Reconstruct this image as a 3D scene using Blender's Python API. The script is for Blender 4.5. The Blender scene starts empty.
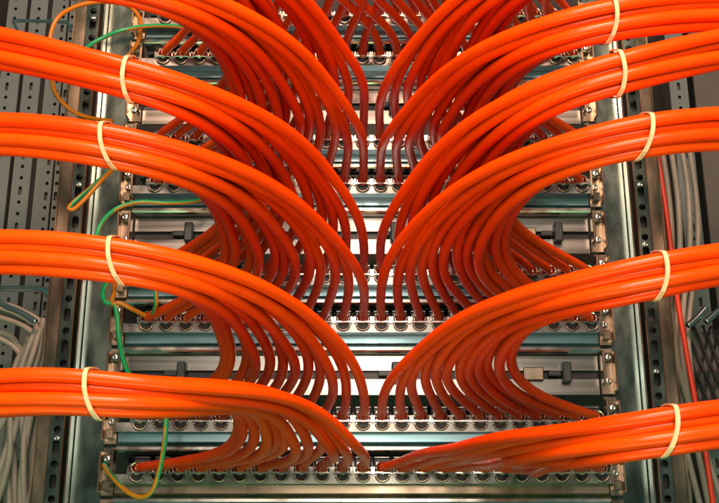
import bpy, bmesh, math, random
from mathutils import Vector, Matrix
random.seed(7)
S = bpy.context.scene
C = S.collection
# ------------------------------------------------------------------ camera
F, W, H = 960.0, 719.0, 503.0            # focal length and photo size in photo pixels
TH = math.radians(16.3)                  # camera looks up
D = 0.88                                 # camera to patch-panel plane
cam_d = bpy.data.cameras.new('camera')
cam = bpy.data.objects.new('camera', cam_d)
C.objects.link(cam)
cam.location = (0, -D, 0)
cam.rotation_euler = (math.pi / 2 + TH, 0, 0)
cam_d.sensor_width = 36.0
cam_d.lens = 36.0 * F / W
cam_d.clip_start = 0.01
cam_d.clip_end = 50
S.camera = cam
def at(px, py, Y):
    """photo pixel -> world point on the plane y = Y (Y is known from what the thing touches)"""
    u, v = (px - W / 2) / F, (H / 2 - py) / F
    dy = math.cos(TH) - v * math.sin(TH)
    dz = math.sin(TH) + v * math.cos(TH)
    t = (D + Y) / dy
    return Vector((u * t, Y, dz * t))
# ------------------------------------------------------------------ light
wd = bpy.data.worlds.new('World'); S.world = wd; wd.use_nodes = True
bg = wd.node_tree.nodes['Background']
bg.inputs[0].default_value = (0.25, 0.62, 0.48, 1)
bg.inputs[1].default_value = 0.22
def area(name, loc, target, sx, sy, power, col):
    l = bpy.data.lights.new(name, 'AREA'); l.shape = 'RECTANGLE'; l.size = sx; l.size_y = sy
    l.energy = power; l.color = col
    o = bpy.data.objects.new(name, l); C.objects.link(o); o.location = loc
    o.rotation_euler = (Vector(target) - Vector(loc)).to_track_quat('-Z', 'Y').to_euler()
    return o
area('front_light', (0.0, -1.00, 0.50), (0, 0, 0.30), 0.44, 0.8, 11.5, (1.0, 0.80, 0.62))
area('ceiling_light', (0.0, -1.30, 0.98), (0, -0.30, 0.22), 0.5, 0.16, 23, (1.0, 0.52, 0.32))
area('under_fill', (0.0, -0.80, -0.60), (0, -0.05, 0.25), 0.9, 0.4, 4.2, (0.55, 1.0, 0.42))  # added greenish fill lamp from below, turns the cable undersides brown
S.view_settings.view_transform = 'Standard'
S.view_settings.look = 'None'
S.view_settings.exposure = 0.0
S.view_settings.gamma = 1.0
S.cycles.max_bounces = 8
S.cycles.diffuse_bounces = 1
# ------------------------------------------------------------------ materials
def principled(name, col, rough=0.5, metal=0.0, coat=0.0, spec=0.5):
    m = bpy.data.materials.new(name); m.use_nodes = True
    b = m.node_tree.nodes['Principled BSDF']
    b.inputs['Base Color'].default_value = (*col, 1)
    b.inputs['Roughness'].default_value = rough
    b.inputs['Metallic'].default_value = metal
    b.inputs['Coat Weight'].default_value = coat
    b.inputs['Coat Roughness'].default_value = 0.12
    b.inputs['Specular IOR Level'].default_value = spec
    return m
def vary(m, scale, amount, stretch=(1, 1, 1), bump=0.0, rough_amt=0.0, detail=4.0, per_obj=0.0):
    """noise on colour value, roughness and relief, in object space"""
    nt = m.node_tree; N = nt.nodes; L = nt.links
    b = N['Principled BSDF']
    tc = N.new('ShaderNodeTexCoord'); mp = N.new('ShaderNodeMapping'); mp.inputs['Scale'].default_value = stretch
    oi = N.new('ShaderNodeObjectInfo')
    L.new(tc.outputs['Object'], mp.inputs['Vector']); L.new(oi.outputs['Random'], mp.inputs['Location'])
    nz = N.new('ShaderNodeTexNoise'); nz.inputs['Scale'].default_value = scale; nz.inputs['Detail'].default_value = detail
    L.new(mp.outputs[0], nz.inputs['Vector'])
    mr = N.new('ShaderNodeMapRange'); mr.inputs[1].default_value = 0.3; mr.inputs[2].default_value = 0.7
    mr.inputs[3].default_value = 1 - amount; mr.inputs[4].default_value = 1 + amount
    L.new(nz.outputs[0], mr.inputs[0])
    hs = N.new('ShaderNodeHueSaturation'); hs.inputs['Color'].default_value = b.inputs['Base Color'].default_value
    L.new(mr.outputs[0], hs.inputs['Value']); L.new(hs.outputs[0], b.inputs['Base Color'])
    if per_obj:
        ma = N.new('ShaderNodeMath'); ma.operation = 'MULTIPLY_ADD'; ma.inputs[1].default_value = per_obj; ma.inputs[2].default_value = 1 - per_obj / 2
        L.new(oi.outputs['Random'], ma.inputs[0])
        mu = N.new('ShaderNodeMath'); mu.operation = 'MULTIPLY'; L.new(ma.outputs[0], mu.inputs[0]); L.new(mr.outputs[0], mu.inputs[1]); L.new(mu.outputs[0], hs.inputs['Value'])
        mh = N.new('ShaderNodeMath'); mh.operation = 'MULTIPLY_ADD'; mh.inputs[1].default_value = 0.004; mh.inputs[2].default_value = 0.4975
        L.new(oi.outputs['Random'], mh.inputs[0]); L.new(mh.outputs[0], hs.inputs['Hue'])
    if rough_amt:
        r = b.inputs['Roughness'].default_value
        m2 = N.new('ShaderNodeMapRange'); m2.inputs[1].default_value = 0.3; m2.inputs[2].default_value = 0.7
        m2.inputs[3].default_value = max(0.03, r - rough_amt); m2.inputs[4].default_value = r + rough_amt
        L.new(nz.outputs[0], m2.inputs[0]); L.new(m2.outputs[0], b.inputs['Roughness'])
    if bump:
        bp = N.new('ShaderNodeBump'); bp.inputs['Strength'].default_value = bump; bp.inputs['Distance'].default_value = 0.0006
        L.new(nz.outputs[0], bp.inputs['Height']); L.new(bp.outputs[0], b.inputs['Normal'])
    return m
M = {}
M['orange'] = vary(principled('orange_pvc', (0.95, 0.065, 0.0004), 0.30, 0, 0.16, 0.18), 60, 0.05, rough_amt=0.06, per_obj=0.08)
M['zinc'] = vary(principled('zinc_sheet', (0.17, 0.23, 0.22), 0.27, 1), 55, 0.16, (1, 1, 0.5), 0.05, 0.09, 6)
M['chassis'] = vary(principled('brushed_steel', (0.30, 0.31, 0.305), 0.27, 1), 40, 0.24, (0.06, 3, 3), 0.08, 0.07)
M['blue'] = vary(principled('blue_grey_steel', (0.24, 0.42, 0.50), 0.30, 1), 40, 0.12, (0.08, 2, 2), 0.06, 0.06)
M['bright'] = vary(principled('polished_steel', (0.66, 0.66, 0.64), 0.20, 1), 60, 0.10, (1, 1, 1), 0.04, 0.07)
M['comb'] = vary(principled('die_cast', (0.31, 0.32, 0.315), 0.33, 1), 90, 0.15, (1, 1, 1), 0.1, 0.08)
M['dark'] = vary(principled('dark_plastic', (0.018, 0.019, 0.024), 0.42), 120, 0.3)
M['navy'] = vary(principled('latch_plastic', (0.035, 0.055, 0.065), 0.45), 120, 0.2)
M['strip'] = vary(principled('warm_zinc_strip', (0.38, 0.31, 0.24), 0.30, 1), 50, 0.18, (1, 1, 0.4), 0.05, 0.09, 6)
M['paint'] = vary(principled('grey_paint', (0.13, 0.17, 0.19), 0.5), 20, 0.10, (1, 1, 0.5), 0.03)
M['darkpaint'] = vary(principled('dark_grey_paint', (0.085, 0.085, 0.09), 0.55), 20, 0.2)
M['void'] = vary(principled('cabinet_interior', (0.05, 0.05, 0.052), 0.7), 8, 0.3)
M['greycable'] = vary(principled('grey_pvc', (0.33, 0.29, 0.27), 0.42), 150, 0.08, bump=0.05)
M['red'] = vary(principled('red_pvc', (0.72, 0.045, 0.02), 0.35), 150, 0.06)
M['chrome'] = principled('chrome_rod', (0.62, 0.66, 0.68), 0.14, 1)
M['tie'] = vary(principled('nylon_tie', (0.74, 0.50, 0.30), 0.38, 0, 0.1), 200, 0.06)
M['green'] = vary(principled('green_pvc', (0.01, 0.34, 0.13), 0.35), 150, 0.06)
M['yellow'] = vary(principled('yellow_pvc', (0.62, 0.24, 0.01), 0.35), 150, 0.06)
M['amber'] = vary(principled('amber_pvc', (0.60, 0.19, 0.01), 0.35), 150, 0.06)
# ------------------------------------------------------------------ mesh helpers
def new_obj(name, mesh, parent=None):
    o = bpy.data.objects.new(name, mesh); C.objects.link(o)
    if parent: o.parent = parent
    return o
def bm_mesh(name, bm, mats, smooth=False):
    me = bpy.data.meshes.new(name); bm.to_mesh(me); bm.free()
    for m in (mats if isinstance(mats, (list, tuple)) else [mats]): me.materials.append(m)
    if smooth:
        for p in me.polygons: p.use_smooth = True
    return me
def thing(name, label, cat, loc=(0, 0, 0), group=None):
    o = bpy.data.objects.new(name, None); C.objects.link(o); o.location = loc
    o.empty_display_size = 0.02
    return tag(o, label, cat, group)
def tag(o, label, cat, group=None):
    o['label'] = label; o['category'] = cat
    if group: o['group'] = group
    return o
def box(bm, x0, x1, y0, y1, z0, z1, bev=0.0):
    r = bmesh.ops.create_cube(bm, size=1.0)
    vs = r['verts']
    for v in vs:
        v.co = Vector(((x0 + x1) / 2 + v.co.x * (x1 - x0), (y0 + y1) / 2 + v.co.y * (y1 - y0), (z0 + z1) / 2 + v.co.z * (z1 - z0)))
    if bev:
        es = list({e for v in vs for e in v.link_edges})
        bmesh.ops.bevel(bm, geom=es, offset=bev, segments=1, affect='EDGES')
def boxmesh(name, mat, *boxes, bev=0.0):
    bm = bmesh.new()
    for b in boxes: box(bm, *b, bev=bev)
    return bm_mesh(name, bm, mat)
def extrude_x(name, mat, prof, x0, x1):
    """closed profile [(y, z)] swept along x"""
    bm = bmesh.new()
    a = [bm.verts.new((x0, y, z)) for y, z in prof]; b = [bm.verts.new((x1, y, z)) for y, z in prof]
    n = len(prof)
    for i in range(n): bm.faces.new((a[i], a[(i + 1) % n], b[(i + 1) % n], b[i]))
    bm.faces.new(a[::-1]); bm.faces.new(b)
    bmesh.ops.recalc_face_normals(bm, faces=bm.faces)
    return bm_mesh(name, bm, mat)
def extrude_z(name, mat, prof, z0, z1):
    bm = bmesh.new()
    a = [bm.verts.new((x, y, z0)) for x, y in prof]; b = [bm.verts.new((x, y, z1)) for x, y in prof]
    n = len(prof)
    for i in range(n): bm.faces.new((a[i], a[(i + 1) % n], b[(i + 1) % n], b[i]))
    bm.faces.new(a[::-1]); bm.faces.new(b)
    bmesh.ops.recalc_face_normals(bm, faces=bm.faces)
    return bm_mesh(name, bm, mat)
def perforated(name, mat, x0, x1, z0, z1, y, thick, holes):
    """sheet facing -y with real rectangular / octagonal openings; holes: (cx, cz, w, h)"""
    bm = bmesh.new()
    holes = sorted(holes, key=lambda h: h[1])
    def quad(a, b, c, d):
        bm.faces.new([bm.verts.new((p[0], y, p[1])) for p in (a, b, c, d)])
    z = z0
    for cx, cz, w, h in holes:
        lo, hi = cz - h / 2, cz + h / 2
        quad((x0, z), (x1, z), (x1, lo), (x0, lo))
        c = min(w, h) * 0.29
        l, r = cx - w / 2, cx + w / 2
        quad((x0, lo), (l, lo), (l, hi), (x0, hi)); quad((r, lo), (x1, lo), (x1, hi), (r, hi))
        for sx, ex in ((l, 1), (r, -1)):
            for sz, ez in ((lo, 1), (hi, -1)):
                bm.faces.new([bm.verts.new((p[0], y, p[1])) for p in ((sx, sz), (sx + ex * c, sz), (sx, sz + ez * c))])
        z = hi
    quad((x0, z), (x1, z), (x1, z1), (x0, z1))
    bmesh.ops.remove_doubles(bm, verts=bm.verts, dist=1e-6)
    bmesh.ops.recalc_face_normals(bm, faces=bm.faces)
    r = bmesh.ops.extrude_face_region(bm, geom=list(bm.faces))
    bmesh.ops.translate(bm, verts=[v for v in r['geom'] if isinstance(v, bmesh.types.BMVert)], vec=(0, thick, 0))
    bmesh.ops.recalc_face_normals(bm, faces=bm.faces)
    return bm_mesh(name, bm, mat)
def tube(name, pts, r, mats, sides=12, two_tone=None, cap=True):
    bm = bmesh.new(); rings = []
    n = len(pts); t0 = (pts[1] - pts[0]).normalized()
    up = Vector((0, 0, 1)) if abs(t0.z) < 0.9 else Vector((0, 1, 0))
    nrm = (up - t0 * up.dot(t0)).normalized()
    for i, p in enumerate(pts):
        t = (pts[min(i + 1, n - 1)] - pts[max(i - 1, 0)]).normalized()
        nrm = (nrm - t * nrm.dot(t)).normalized(); bn = t.cross(nrm)
        rings.append([bm.verts.new(p + (nrm * math.cos(a) + bn * math.sin(a)) * r) for a in (2 * math.pi * k / sides for k in range(sides))])
    for i in range(n - 1):
        for k in range(sides):
            f = bm.faces.new((rings[i][k], rings[i][(k + 1) % sides], rings[i + 1][(k + 1) % sides], rings[i + 1][k]))
            if two_tone is not None:
                ph = (k / sides + two_tone * i / n) % 1.0
                f.material_index = 0 if ph < 0.55 else 1
    if cap:
        bm.faces.new(rings[0][::-1]); bm.faces.new(rings[-1])
    bmesh.ops.recalc_face_normals(bm, faces=bm.faces)
    return bm_mesh(name, bm, mats, True)
def hermite(p0, p1, t0, t1, n):
    out = []
    for i in range(n):
        s = i / n; s2, s3 = s * s, s * s * s
        out.append(p0 * (2 * s3 - 3 * s2 + 1) + t0 * (s3 - 2 * s2 + s) + p1 * (-2 * s3 + 3 * s2) + t1 * (s3 - s2))
    return out
def smooth_path(ps, n=10):
    ps = [Vector(p) for p in ps]; out = []
    tg = [(ps[min(i + 1, len(ps) - 1)] - ps[max(i - 1, 0)]) * 0.5 for i in range(len(ps))]
    for i in range(len(ps) - 1): out += hermite(ps[i], ps[i + 1], tg[i], tg[i + 1], n)
    return out + [ps[-1]]
def relax(pts, step=0.0045, it=8):
    out = [pts[0]]; acc = 0.0
    for a, b in zip(pts, pts[1:]):
        L = (b - a).length
        if L < 1e-7: continue
        while acc + L >= step:
            a = a + (b - a) * ((step - acc) / L); L = (b - a).length; acc = 0.0; out.append(a)
            if L < 1e-7: break
        acc += L
    for _ in range(it):
        out = out[:3] + [out[i] * 0.5 + (out[i - 1] + out[i + 1]) * 0.25 for i in range(3, len(out) - 1)] + [out[-1]]
    return out
def wobble(pts, rnd, amp=0.0005):
    """slight unevenness of a hand-laid cable, none at the clamp"""
    w = [(rnd.uniform(0.12, 0.28), rnd.uniform(0, 6.3), Vector((rnd.uniform(-1, 1), rnd.uniform(-1, 1), rnd.uniform(-1, 1))) * amp) for _ in range(3)]
    out = []; s = 0.0
    for i, p in enumerate(pts):
        if i: s += (p - pts[i - 1]).length
        f = min(1.0, max(0.0, (s - 0.02) / 0.06))
        d = Vector((0, 0, 0))
        for lam, ph, v in w: d += v * math.sin(6.283 * s / lam + ph)
        out.append(p + d * f)
    return out
def lathe_y(bm, cx, cy, cz, prof, n=12):
    """profile [(radius, y)] turned about an axis along y"""
    rings = []
    for r, y in prof:
        rings.append([bm.verts.new((cx + r * math.cos(a), cy + y, cz + r * math.sin(a))) for a in (2 * math.pi * k / n for k in range(n))])
    for i in range(len(rings) - 1):
        for k in range(n): bm.faces.new((rings[i][k], rings[i][(k + 1) % n], rings[i + 1][(k + 1) % n], rings[i + 1][k]))
    return rings
# ------------------------------------------------------------------ cabinet setting
UNIT = 0.0454
def struct(name, me):
    o = new_obj(name, me); o['kind'] = 'structure'; return o
struct('cabinet_back', boxmesh('cabinet_back', M['void'], (-0.56, 0.56, 0.46, 0.47, -0.5, 1.1)))
struct('cabinet_side', boxmesh('cabinet_side', M['darkpaint'], (-0.56, -0.55, 0.02, 0.458, -0.5, 1.1)))
struct('cabinet_side', boxmesh('cabinet_side', M['darkpaint'], (0.55, 0.56, 0.02, 0.458, -0.5, 1.1)))
# ------------------------------------------------------------------ patch panels
PX = [at(142 + (363 - 142) * k / 11, 419, 0).x for k in range(12)] + [at(382 + (596 - 382) * k / 11, 419, 0).x for k in range(12)]
ROWZ = [0.0526 + UNIT * u for u in (0, 1, 3, 4, 6, 7, 9, 10)]
ROWNAME = ['lowest', 'second-lowest', 'third-lowest', 'fourth-lowest', 'fourth-highest', 'third-highest', 'second-highest', 'highest']
XL, XR = -0.2195, 0.2235
CABR = 0.0041
# shared piece meshes
me_chassis = extrude_x('tray', M['chassis'], [(0.010, -0.0115), (0.052, -0.0115), (0.052, 0.0185), (0.050, 0.0185), (0.050, -0.0095), (0.010, -0.0095)], XL, XR)
me_face = extrude_x('face_strip', M['blue'], [(0.006, -0.0098), (0.0055, -0.0190), (0.0015, -0.0205), (0.0, -0.0222), (0.012, -0.0222), (0.012, -0.0121), (0.008, -0.0121), (0.008, -0.0098)], XL, XR)
me_face0 = me_face.copy(); me_face0.materials[0] = M['strip']  # lowest face: its grey-brown reflection is put into the colour
me_lip = extrude_x('lower_lip', M['bright'], [(0.0015, -0.0225), (0.0002, -0.0240), (0.0, -0.0265), (0.0012, -0.0280), (0.0035, -0.0290), (0.016, -0.0290), (0.016, -0.0225)], XL, XR)
me_top = extrude_x('top_rail', M['chassis'], [(0.018, 0.0140), (0.020, 0.0160), (0.049, 0.0160), (0.049, 0.0135), (0.020, 0.0135)], XL, XR)
def comb_mesh():
    """front plate with a half-round bite under every port"""
    bm = bmesh.new(); top, bot = -0.0030, -0.0112
    xs = sorted(PX); y0, y1 = -0.0065, -0.0045
    def slab(xa, xb, za, zb):
        v = [[bm.verts.new((x, y, z)) for x, z in ((xa, bot), (xb, bot), (xb, zb), (xa, za))] for y in (y0, y1)]
        bm.faces.new(v[0]); bm.faces.new(v[1][::-1])
        for i in range(4): bm.faces.new((v[0][i], v[1][i], v[1][(i + 1) % 4], v[0][(i + 1) % 4]))
    last = XL
    for x in xs:
        slab(last, x - 0.0052, top, top)
        cur = [(x - 0.0052 * math.cos(math.pi * i / 8), top - 0.0060 * math.sin(math.pi * i / 8)) for i in range(9)]
        for (xa, za), (xb, zb) in zip(cur, cur[1:]): slab(xa, xb, za, zb)
        last = x + 0.0052
    slab(last, XR, top, top)
    bmesh.ops.remove_doubles(bm, verts=bm.verts, dist=1e-6)
    bmesh.ops.recalc_face_normals(bm, faces=bm.faces)
    # the shelf the plate is folded from
    box(bm, XL, XR, -0.0044, 0.0056, -0.0111, -0.0099)
    return bm_mesh('comb_plate', bm, M['comb'])
me_comb = comb_mesh()
def clamp_mesh():
    bm = bmesh.new()
    n = 14; prof = [(0.0043, -0.0085), (0.0052, -0.0090), (0.0060, -0.0082), (0.0062, -0.0050), (0.0056, -0.0040), (0.0056, 0.0030), (0.0043, 0.0030), (0.0043, -0.0085)]
    lathe_y(bm, 0, 0, 0.0022, prof, n)
    # saddle bar with two feet across the cable
    box(bm, -0.0074, 0.0074, -0.0098, -0.0068, -0.0028, -0.0008, 0.0004)
    box(bm, -0.0086, -0.0066, -0.0092, -0.0040, -0.0034, 0.0034, 0.0004)
    box(bm, 0.0066, 0.0086, -0.0092, -0.0040, -0.0034, 0.0034, 0.0004)
    bmesh.ops.recalc_face_normals(bm, faces=bm.faces)
    return bm_mesh('cable_clamp', bm, M['bright'])
me_clamp = clamp_mesh()
me_bite_shade = boxmesh('bite_shade_strip', M['dark'], (XL + 0.001, XR - 0.001, -0.0042, -0.0036, -0.0097, -0.0032))  # dark strip added behind the bites, its colour stands for their shade
def ring_mesh():
    """bent wire loop below each clamp"""
    pts = []
    for i in range(15):
        a = math.pi * (0.02 + 0.96 * i / 14)
        pts.append(Vector((0.0058 * math.cos(a), -0.0080, -0.0042 - 0.0052 * math.sin(a))))
    return tube('tie_loop', pts, 0.0011, M['strip'], 6)
me_ring = ring_mesh()
me_mod = boxmesh('jack', M['dark'], (-0.0078, 0.0078, 0.012, 0.046, -0.0090, 0.0128), bev=0.0012)
me_shield = boxmesh('jack_shield', M['comb'], (-0.0060, 0.0060, 0.0045, 0.0118, -0.0075, 0.0088), (-0.0072, 0.0072, 0.014, 0.040, 0.0130, 0.0134), bev=0.0005)
me_post = boxmesh('spacer_post', M['comb'], (-0.0014, 0.0014, -0.0036, 0.011, -0.0102, 0.0040), bev=0.0004)
def screw_mesh(r=0.0034):
    bm = bmesh.new()
    prof = [(0.0001, -0.0004), (r * 0.45, -0.0004), (r * 0.5, -0.0022), (r * 0.85, -0.0020), (r, -0.0010), (r, 0.0)]
    lathe_y(bm, 0, 0, 0, prof, 12)
    bmesh.ops.recalc_face_normals(bm, faces=bm.faces)
    return bm_mesh('screw', bm, M['bright'], False)
me_screw = screw_mesh()
me_ear = boxmesh('mounting_ear', M['strip'], (-0.0062, 0.0062, 0.004, 0.0065, -0.0215, 0.0215), (-0.0062, -0.0044, -0.007, 0.0038, -0.019, 0.017), (0.0036, 0.0062, -0.004, 0.0038, -0.012, 0.019), bev=0.0005)
me_nut = boxmesh('cage_nut', M['strip'], (-0.0036, 0.0036, -0.0022, 0.0038, -0.0042, 0.0042), bev=0.0006)
for r, z in enumerate(ROWZ):
    p = thing('patch_panel', f'{ROWNAME[r]} steel patch panel with a row of clamped orange cables', 'patch panel', (0, 0, z), 'patch panels stacked between the rails')
    new_obj('tray', me_chassis, p); new_obj('face_strip', me_face if r else me_face0, p); new_obj('lower_lip', me_lip, p); new_obj('top_rail', me_top, p)
    new_obj('bite_shade_strip', me_bite_shade, p)
    cb = new_obj('comb_plate', me_comb, p)
    for k, x in enumerate(PX):
        j = new_obj('jack', me_mod, p); j.location = (x, 0, 0)
        s = new_obj('jack_shield', me_shield, j)
        c = new_obj('cable_clamp', me_clamp, p); c.location = (x, 0, 0)
        new_obj('tie_loop', me_ring, c)
    xs = sorted(PX)
    for k in range(len(xs) - 1):
        q = new_obj('spacer_post', me_post, cb); q.location = ((xs[k] + xs[k + 1]) / 2, 0, 0)
    for sx, xx in ((-1, XL - 0.0068), (1, XR + 0.0068)):
        e = new_obj('mounting_ear', me_ear, p); e.location = (xx, 0, 0)
        e.scale = (-sx, 1, 1)
        n_ = new_obj('cage_nut', me_nut, e); n_.location = (0, 0, 0.0105)
        n_ = new_obj('cage_nut', me_nut, e); n_.location = (0.0005, 0, -0.0125)
        s_ = new_obj('screw', me_screw, e); s_.location = (0, -0.0022, 0.0105)
        s_ = new_obj('screw', me_screw, e); s_.location = (0.0005, 0.0038, -0.0015)
# ------------------------------------------------------------------ blanking panels in the free units
GAPZ = [ROWZ[0] - UNIT, ROWZ[1] + UNIT, ROWZ[3] + UNIT, ROWZ[5] + UNIT]
GAPN = ['lowest steel blanking panel under the lowest row of clamps', 'steel blanking panel between second-lowest and third-lowest patch panels',
        'steel blanking panel between the two middle pairs of patch panels', 'steel blanking panel below the two highest patch panels']
me_up = boxmesh('upper_plate', M['chassis'], (XL, XR, 0.012, 0.0135, 0.0012, 0.0160), bev=0.0005)
me_lo = boxmesh('lower_plate', M['chassis'], (XL, XR, 0.012, 0.0135, -0.0215, -0.0060), bev=0.0005)
me_sl = boxmesh('slot_backing', M['dark'], (XL, XR, 0.0165, 0.018, -0.0070, 0.0030))
me_edge = boxmesh('top_edge', M['bright'], (XL, XR, 0.0055, 0.0138, 0.0163, 0.0176), bev=0.0004)
me_latch = boxmesh('latch', M['navy'], (-0.0042, 0.0042, 0.002, 0.0116, -0.0108, 0.0085), bev=0.0012)
me_latcharm = boxmesh('latch_arm', M['navy'], (-0.0165, -0.0048, 0.0065, 0.0112, -0.0042, 0.0008), bev=0.0006)
me_latchbox = boxmesh('latch_block', M['strip'], (-0.040, -0.021, 0.0065, 0.0116, -0.0082, 0.0040), bev=0.0008)
for z, lab in zip(GAPZ, GAPN):
    p = thing('blanking_panel', lab, 'panel', (0, 0, z), 'blanking panels between the patch panels')
    new_obj('upper_plate', me_up, p); new_obj('lower_plate', me_lo, p); new_obj('slot_backing', me_sl, p); new_obj('top_edge', me_edge, p)
    for x in (-0.165, 0.034, 0.192):
        l = new_obj('latch', me_latch, p); l.location = (x, 0, 0)
        new_obj('latch_arm', me_latcharm, l)
        if x > 0.1: new_obj('latch_block', me_latchbox, l)
    for sx, xx in ((-1, XL - 0.0068), (1, XR + 0.0068)):
        e = new_obj('mounting_ear', me_ear, p); e.location = (xx, 0.002, 0); e.scale = (-sx, 1, 1)
        n_ = new_obj('cage_nut', me_nut, e); n_.location = (0, 0, 0.012)
        s_ = new_obj('screw', me_screw, e); s_.location = (0, -0.0022, 0.012)
        s_ = new_obj('screw', me_screw, e); s_.location = (0, 0.0038, -0.009)
# ------------------------------------------------------------------ mounting rails
def rail(sx, label):
    t = thing('mounting_rail', label, 'rail', (0, 0, 0), 'mounting rails')
    z0, z1 = -0.12, 0.72
    def X(a, b): return (min(sx * a, sx * b), max(sx * a, sx * b))
    a, b = X(0.2315, 0.2605)
    new_obj('inner_flange', boxmesh('inner_flange', M['zinc'], (a, b, 0.010, 0.0125, z0, z1), bev=0.0006), t)
    a, b = X(0.2608, 0.2625)
    new_obj('rib', boxmesh('rib', M['bright'], (a, b, -0.004, 0.0125, z0, z1), bev=0.0005), t)
    a, b = X(0.2655, 0.2670)
    new_obj('rib', boxmesh('rib', M['strip'], (a, b, -0.006, 0.0145, z0, z1), bev=0.0005), t)
    # slotted strip: long slots and round holes in turn
    holes = []; z = z0 + 0.012; k = 0
    while z < z1 - 0.012:
        holes.append((sx * 0.2725, z, 0.0062, 0.0128) if k % 2 == 0 else (sx * 0.2725, z, 0.0062, 0.0066)); z += 0.01514; k += 1
    a, b = X(0.2672, 0.2790)
    new_obj('slotted_strip', perforated('slotted_strip', M['zinc'], a, b, z0, z1, -0.004, 0.0018, holes), t)
    new_obj('slot_backing', boxmesh('slot_backing', M['dark'], (a, b, 0.006, 0.0075, z0, z1)), t)
    a, b = X(0.2792, 0.2905)
    new_obj('outer_flange', boxmesh('outer_flange', M['strip'], (a, b, -0.0045, -0.0025, z0, z1), bev=0.0006), t)
    a, b = X(0.2905, 0.2922)
    new_obj('outer_web', boxmesh('outer_web', M['strip'], (a, b, -0.0050, 0.050, z0, z1)), t)
    z = z0 + 0.02; k = 0
    while z < z1:
        if k % 3 != 2:
            s_ = new_obj('screw', me_screw, t); s_.location = (sx * 0.2725, -0.004, z - 0.0005); s_.scale = (0.8, 0.8, 0.8)
        z += 0.01514 * 4; k += 1
    return t
rail(-1, 'left galvanised mounting rail with slotted strip beside grey cables')
rail(1, 'right galvanised mounting rail with slotted strip beside red cable')
# ------------------------------------------------------------------ orange cables
SIDES = {-1: 'left', 1: 'right'}
ORD = ['first', 'second', 'third', 'fourth', 'fifth', 'sixth', 'seventh', 'eighth', 'ninth', 'tenth', 'eleventh', 'twelfth']
YB = -0.335
# (row, side): tie pixel x, bundle centre y at the tie, centre y at the picture edge
B = {(0, -1): (98, 394, 402), (1, -1): (121, 261, 262), (2, -1): (113, 146, 144), (3, -1): (133, 80, 60), (4, -1): (125, -14, -14), (5, -1): (140, -72, -80), (6, -1): (150, -185, -190), (7, -1): (150, -250, -255),
     (0, 1): (663, 431, 429), (1, 1): (654, 276, 272), (2, 1): (639, 137, 138), (3, 1): (614, 74, 60), (4, 1): (606, 21, 20), (5, 1): (600, -50, -55), (6, 1): (590, -175, -180), (7, 1): (590, -250, -255)}
PITCH = 0.0075
slots = []; grid = {}
for rr in range(4):
    for cc in range(3):
        up = (1.5 - rr) * PITCH * 0.80
        dp = (cc - 1) * PITCH + (0.5 if rr % 2 else 0) * PITCH - 0.25 * PITCH
        slots.append((rr + 0.9 * cc + 0.01 * rr, up, dp)); grid[(rr, cc)] = (up, dp)
slots.sort()
SAG_FRONT = (0, 2, 3, 6)     # cables that show in the lowest right bundle, which sweeps straight out sideways
SAG_SLOT = {0: (0, 0), 2: (1, 0), 3: (2, 0), 6: (3, 0), 1: (0, 1), 4: (1, 1), 5: (2, 1), 7: (3, 1), 8: (0, 2), 9: (1, 2), 10: (2, 2), 11: (3, 2)}
tie_info = {}
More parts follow.
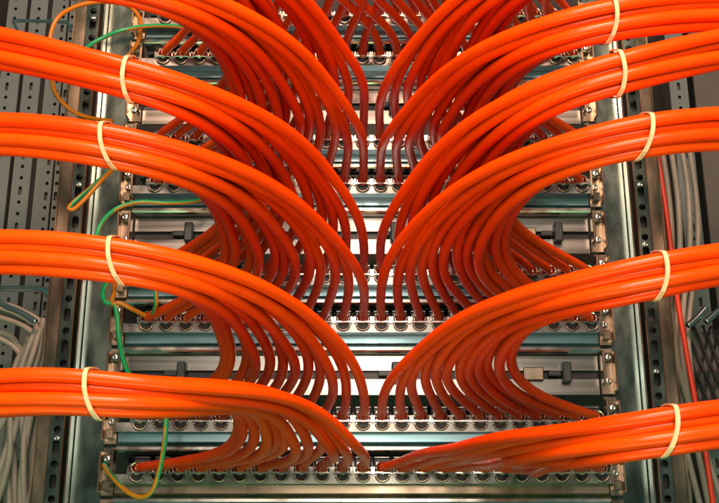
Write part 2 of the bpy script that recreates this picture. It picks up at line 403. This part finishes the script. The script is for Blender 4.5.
def build_cables():
    for (r, sd), (tx, ty, ey) in B.items():
        rnd = random.Random(100 * r + sd)
        Tc = at(tx, ty, YB)
        view = (Tc - Vector((0, -D, 0))).normalized()
        view = Vector((0, view.y, view.z)).normalized()
        upv = Vector((0, -view.z, view.y))
        edge = at(0 if sd < 0 else 719, ey, YB + 0.01)
        E1 = Vector((sd * 0.30, YB + 0.02, Tc.z + (edge.z - Tc.z) * (0.30 - abs(Tc.x)) / max(0.03, abs(edge.x) - abs(Tc.x))))
        E2 = Vector((sd * 0.55, YB + 0.10, E1.z - 0.03))
        zr = ROWZ[r]
        for k in range(12):
            x = PX[11 - k] if sd < 0 else PX[12 + k]
            q = k / 11.0
            _, up, dp = slots[k]
            if (r, sd) == (0, 1): up, dp = grid[SAG_SLOT[k]]
            off = upv * up + view * dp
            jit = lambda a: Vector((rnd.uniform(-a, a), rnd.uniform(-a, a), rnd.uniform(-a, a)))
            T = Tc + off + Vector((0, rnd.uniform(-.0004, .0004), 0))
            P0 = Vector((x, -0.004, zr + 0.0022))
            ex = Vector((-sd * (0.05 + 0.95 * q ** 1.3) * 0.9, -1.0, 0.10 + rnd.uniform(-0.05, 0.05))).normalized()
            x0 = (PX[11] if sd < 0 else PX[12]) + sd * 0.017
            xm = x0 + (sd * ({-1: 0.100, 1: 0.110}[sd] if r else 0.088) - x0) * q + rnd.uniform(-0.0025, 0.0025)
            if r >= 6:
                xm = x - 0.050 if sd > 0 else x + 0.012 + 0.05 * q
            rise = T.z - zr
            Mp = Vector((xm, -0.180 - 0.016 * q + (0.0055 if k % 2 else -0.0055) + rnd.uniform(-0.002, 0.002), zr + rise * (0.53 + 0.20 * q) + rnd.uniform(-0.003, 0.003)))
            mt = Vector((sd * (0.36 - 0.36 * q), -1.0, rise * 2.4 + 0.1)).normalized()
            lat = Vector((sd * 1.0, -0.16, (E1.z - Tc.z) / max(0.02, 0.30 - abs(Tc.x)) * 0.5 + 0.10)).normalized()
            if (r, sd) == (0, 1):       # lowest right bundle sags straight out sideways
                rz = {0: 0.14, 2: 0.05, 3: -0.04, 6: -0.13}.get(k, 0.03)
                ex = Vector((0.55 if k in SAG_FRONT else (0.40 if k < 6 else -0.25 - 0.05 * (k - 6)), -1.0, rz)).normalized()
            if (r, sd) == (0, -1):
                Mp.z += 0.010 * q
                mt = Vector((sd * (0.38 - 0.45 * q), -1.0, 0.35)).normalized()
            L1 = (Mp - P0).length; L2 = (T - Mp).length
            pts = [Vector((x, 0.006, zr + 0.0022)), P0 + Vector((0, -0.002, 0))]
            P0b = P0 + Vector((0, -0.006, 0))
            if (r, sd) != (0, 1): pts += hermite(P0b, Mp, ex * L1 * 1.15, mt * L1 * 1.0, 70)
            Ee1 = E1 + off + jit(0.0012); Ee2 = E2 + off + jit(0.003)
            L3 = (Ee1 - T).length
            if (r, sd) != (0, 1): pts += hermite(Mp, T, mt * L2 * 1.05, lat * L2 * 1.15, 70)
            else:
                L2 = (T - P0b).length
                pts += hermite(P0b, T, ex * L2 * 0.75, lat * L2 * 0.95, 120)
            e1t = (Ee2 - T).normalized()
            pts += hermite(T, Ee1, lat * L3, e1t * L3, 36)
            pts += hermite(Ee1, Ee2, e1t * 0.25, Vector((sd * 0.2, 0.15, -0.04)), 8) + [Ee2]
            o = new_obj('network_cable', tube('network_cable', wobble(relax(pts), rnd), CABR, M['orange'], 14))
            tag(o, f'orange network cable, {ORD[k]} {SIDES[sd]} of the middle on the {ROWNAME[r]} patch panel', 'cable', 'orange network cables')
        tie_info[(r, sd)] = (Tc, lat, upv, view)
build_cables()
# ------------------------------------------------------------------ cable ties round the bundles
TIE_LAB = {(0, -1): 'lowest left', (1, -1): 'second-lowest left', (2, -1): 'third-lowest left', (3, -1): 'highest visible left',
           (0, 1): 'lowest right', (1, 1): 'second-lowest right', (2, 1): 'third-lowest right', (3, 1): 'second-highest right', (4, 1): 'highest visible right'}
for (r, sd), lab in TIE_LAB.items():
    Tc, lat, upv, view = tie_info[(r, sd)]
    # convex outline round the slots, offset by the cable radius
    pts2 = [(up, dp) for _, up, dp in slots]
    ring = []
    for i in range(64):
        a = 2 * math.pi * i / 64
        d = (math.cos(a), math.sin(a))
        best = max(pts2, key=lambda p: p[0] * d[0] + p[1] * d[1])
        ring.append((best[0] + d[0] * (CABR + 0.0007), best[1] + d[1] * (CABR + 0.0007)))
    ring = [tuple(sum(ring[(i + j) % 64][c] for j in range(-5, 6)) / 11 * 1.05 for c in (0, 1)) for i in range(64)]
    lean = {(3, -1): 0.0, (1, 1): 0.10, (3, 1): -0.06, (4, 1): 0.05}.get((r, sd), 0.22)
    bm = bmesh.new(); w = 0.0013; loops = []
    for up, dp in ring:
        n = Vector((up, dp)).normalized()
        base = Tc + upv * up + view * dp + Vector((1, 0, 0)) * (sd * (lean * up + 0.0030 * (1 - (up / 0.0145) ** 2)))
        nv = upv * n.x + view * n.y
        ax = Vector((1, 0, 0))
        loops.append([bm.verts.new(base + ax * w), bm.verts.new(base + ax * w + nv * 0.0010), bm.verts.new(base - ax * w + nv * 0.0010), bm.verts.new(base - ax * w)])
    for i in range(64):
        A, Bq = loops[i], loops[(i + 1) % 64]
        for k in range(4): bm.faces.new((A[k], A[(k + 1) % 4], Bq[(k + 1) % 4], Bq[k]))
    bmesh.ops.recalc_face_normals(bm, faces=bm.faces)
    root = thing('cable_tie', f'cream nylon cable tie round the {lab} orange bundle', 'cable tie', Tc, 'cable ties round the bundles')
    o = new_obj('band', bm_mesh('band', bm, M['tie'], False), root); o.matrix_parent_inverse = Matrix.Translation(-Tc)
    h = boxmesh('head', M['tie'], (-0.0028, 0.0028, -0.0024, 0.0024, -0.0026, 0.0026), bev=0.0006)
    ho = new_obj('head', h, root)
    ho.location = upv * ((0.0165 if (r, sd) == (4, 1) else 0.004)) + view * (-0.001 if (r, sd) == (4, 1) else 0.0185)
# ------------------------------------------------------------------ earth wires
def wire(name, label, cat, pix, r, mats, two=None, sides=10):
    pts = smooth_path([at(a, b, Y) for a, b, Y in pix], 12)
    return tag(new_obj(name, tube(name, pts, r, mats, sides, two)), label, cat)
GY = [M['green'], M['yellow']]
wire('earth_wire', 'thin amber wire looping at the upper left above the tied bundle', 'wire',
     [(112, 121, .0), (90, 118, -.02), (74, 112, -.03), (60, 100, -.04), (53, 86, -.05), (50, 60, -.06), (50, 38, -.06), (58, 18, -.06), (78, 6, -.05), (104, 2, -.04), (128, 6, -.03), (140, 20, -.02), (138, 42, -.01), (126, 58, .0), (118, 70, .0)], 0.0021, M['amber'])
wire('earth_wire', 'green and yellow earth wire arching beside the highest left tie', 'wire',
     [(70, 66, -.02), (88, 47, -.03), (105, 37, -.03), (124, 30, -.03), (150, 26, -.02), (180, 27, -.005), (200, 34, .0)], 0.0021, GY, 0.3)
wire('earth_wire', 'green and yellow earth wire bent in a hairpin over left rail', 'wire',
     [(126, 160, -.01), (108, 173, -.03), (88, 190, -.04), (74, 202, -.045), (69, 208, -.045), (74, 209, -.045), (86, 198, -.045), (104, 178, -.04), (120, 164, -.02)], 0.0021, [M['amber'], M['green']], 0.5)
wire('earth_wire', 'green and yellow earth wire curving right above second-lowest left bundle', 'wire',
     [(92, 262, -.03), (96, 238, -.04), (103, 221, -.04), (118, 208, -.04), (140, 202, -.035), (168, 203, -.03), (195, 201, -.02), (214, 194, -.005), (228, 188, .0)], 0.0022, GY, 0.15)
wire('earth_wire', 'green and yellow earth wire hanging along left panel ends', 'wire',
     [(122, 270, -.04), (108, 282, -.04), (103, 293, -.035), (106, 302, -.03), (114, 304, -.03), (117, 314, -.03), (119, 335, -.03), (123, 358, -.025), (130, 376, -.015), (136, 388, -.005)], 0.0024, [M['yellow'], M['green']], 0.3)
wire('earth_wire', 'thin amber wire from left panel end to the first clamp', 'wire',
     [(115, 282, -.02), (114, 292, -.025), (112, 303, -.03), (120, 303, -.03), (132, 309, -.025), (146, 316, -.012), (152, 318, -.004)], 0.0022, M['amber'])
wire('earth_wire', 'dark green earth wire hanging before third-lowest panel at left', 'wire',
     [(160, 278, -.04), (156, 290, -.05), (156, 304, -.045), (152, 315, -.02)], 0.0021, GY, 0.1)
wire('earth_wire', 'green and yellow earth wire looping below the lowest left bundle', 'wire',
     [(166, 405, -.05), (166, 425, -.055), (164, 447, -.055), (159, 472, -.05), (152, 491, -.045), (141, 497, -.04), (128, 492, -.035), (116, 481, -.025), (107, 470, -.01), (104, 464, -.002)], 0.0022, GY, 0.42)
# ------------------------------------------------------------------ deep cabinet posts with perforations
def post(label, px0, px1, py, Y, hole_off, mat, extra=0.0):
    x0, x1 = at(px0, py, Y).x, at(px1, py, Y).x
    holes = []; z = -0.2; k = 0
    while z < 0.85:
        holes.append((x0 + (x1 - x0) * hole_off, z, 0.0040, 0.0110 if k % 3 == 0 else 0.0045)); z += 0.0145 if k % 3 else 0.0165; k += 1
    t = thing('cabinet_post', label, 'post', ((x0 + x1) / 2, Y, 0))
    a = new_obj('perforated_face', perforated('perforated_face', mat, x0, x1, -0.22, 0.88, Y, 0.0015, holes), t); a.matrix_parent_inverse = Matrix.Translation((-(x0 + x1) / 2, -Y, 0))
    b = new_obj('post_core', boxmesh('post_core', M['void'], (x0 + 0.001, x1 - 0.001, Y + 0.006, Y + 0.03, -0.22, 0.88)), t); b.matrix_parent_inverse = Matrix.Translation((-(x0 + x1) / 2, -Y, 0))
    return t
post('far left grey perforated cabinet post at the picture edge', -14, 6, 200, .20, .4, M['paint'])
post('grey perforated cabinet post second from left edge', 10, 28, 200, .20, .5, M['paint'])
post('grey perforated cabinet post nearest the left mounting rail', 29, 50, 200, .22, .78, M['paint'])
post('narrow grey perforated post behind left mounting rail', 52, 62, 200, .22, .3, M['paint'])
post('grey perforated cabinet post right of red cable', 672, 690, 110, .20, .5, M['paint'])
tag(new_obj('side_plate', boxmesh('side_plate', M['darkpaint'], (at(700, 110, .2).x, .53, .21, .214, -.2, .88))), 'plain dark grey side plate at the upper right edge', 'plate')
# ------------------------------------------------------------------ grey cables beside the rails
def greys():
    rnd = random.Random(5)
    left = [[(-6, 330), (14, 340), (33, 372), (38, 430), (22, 510)], [(-6, 316), (24, 326), (44, 352), (50, 420), (56, 520)], [(-8, 305), (20, 315), (46, 335), (52, 372), (36, 430), (30, 520)],
            [(44, 318), (38, 352), (26, 395), (6, 450), (-10, 500)], [(40, 330), (30, 362), (14, 400), (-8, 440)], [(50, 330), (42, 372), (30, 420), (22, 470), (20, 520)],
            [(34, 322), (22, 360), (12, 410), (14, 460), (16, 520)], [(48, 345), (44, 400), (40, 450), (28, 490), (22, 520)], [(30, 370), (34, 430), (42, 480), (48, 520)], [(10, 410), (10, 450), (4, 480), (-6, 510)],
            [(20, 400), (24, 440), (22, 480), (26, 520)], [(46, 380), (44, 430), (34, 480), (24, 520)]]
    right = [[(650, 160), (655, 200), (659, 240), (662, 290), (668, 340), (690, 400), (716, 440)], [(662, 150), (668, 190), (672, 240), (670, 300), (672, 350), (684, 420), (690, 520)], [(672, 155), (678, 200), (680, 250), (677, 300), (676, 350), (680, 420), (704, 520)],
             [(682, 150), (688, 190), (690, 250), (684, 300), (682, 350), (690, 410), (712, 520)], [(690, 152), (696, 195), (698, 240), (692, 290), (688, 340), (694, 400), (700, 460), (716, 520)], [(655, 280), (660, 320), (664, 360), (672, 420), (676, 520)], [(652, 300), (660, 360), (680, 410), (700, 440)],
             [(666, 270), (672, 320), (682, 380), (698, 430), (722, 500)]]
    left += [[(a + rnd.uniform(-7, 5), b + rnd.uniform(-6, 10)) for a, b in p] for p in left[:9]]
    for k, p in enumerate(left):
        pts = smooth_path([at(a, b, .10 - .006 * (k % 6) + rnd.uniform(-.004, .004)) for a, b in p], 10)
        tag(new_obj('grey_cable', tube('grey_cable', pts, .0033, M['greycable'], 10)), 'slack grey data cable in the tangle left of left rail', 'cable', 'grey cables left of the rail')
    for k, p in enumerate(right):
        pts = smooth_path([at(a, b, .09 - .007 * (k % 4) + rnd.uniform(-.004, .004)) for a, b in p], 10)
        tag(new_obj('grey_cable', tube('grey_cable', pts, .0031, M['greycable'], 10)), 'grey data cable hanging in the loom right of right rail', 'cable', 'grey cables right of the rail')
greys()
wire('red_cable', 'single red cable running down beside the right mounting rail', 'cable',
     [(640, 40, .03), (648, 90, .03), (653, 125, .03), (660, 170, .03), (668, 225, .03), (676, 290, .03), (686, 350, .03), (697, 410, .03), (706, 455, .03), (715, 520, .03)], 0.0026, M['red'])
# ------------------------------------------------------------------ chrome cable hooks, mesh
def rod(label, pix, r=0.003):
    return wire('cable_hook', label, 'hook', pix, r, M['chrome'])
rod('chrome cable hook over grey cables at left edge', [(-10, 290, .08), (15, 289, .08), (38, 289, .08), (48, 294, .075), (56, 306, .07), (60, 312, .07)], .0036)
rod('second chrome cable hook lower at the left edge', [(-10, 296, .06), (6, 306, .06), (20, 312, .06), (36, 322, .06)], .0030)
rod('thin chrome hook near the top left corner', [(24, 40, .15), (15, 23, .15), (20, 21, .15), (60, 22, .15), (68, 24, .15), (76, 38, .15), (82, 52, .15)], .0022)
rod('chrome peg beside red cable right of right rail', [(655, 308, .05), (664, 299, .05), (674, 290, .05)], .0034)
rod('chrome peg above black mesh right of red cable', [(688, 326, .07), (697, 318, .07), (706, 308, .07)], .0036)
rod('chrome peg at the right edge above black mesh', [(706, 322, .07), (714, 315, .07), (726, 305, .07)], .0036)
def mesh_guard():
    t = thing('mesh_guard', 'black wire mesh guard at the right edge below chrome pegs', 'guard', at(712, 380, .16))
    c = at(712, 380, .16)
    for d in (1, -1):
        for i in range(12):
            a = Vector((-.035 + i * .010, 0, -.06)); b = a + Vector((d * .04, 0, .12))
            new_obj('mesh_wire', tube('mesh_wire', [a + Vector((0, .002 * d, 0)), (a + b) / 2 + Vector((0, .002 * d, 0)), b + Vector((0, .002 * d, 0))], .0014, M['dark'], 6), t)
    new_obj('mesh_backing', boxmesh('mesh_backing', M['darkpaint'], (-.03, .09, .006, .008, -.06, .055)), t)
mesh_guard()
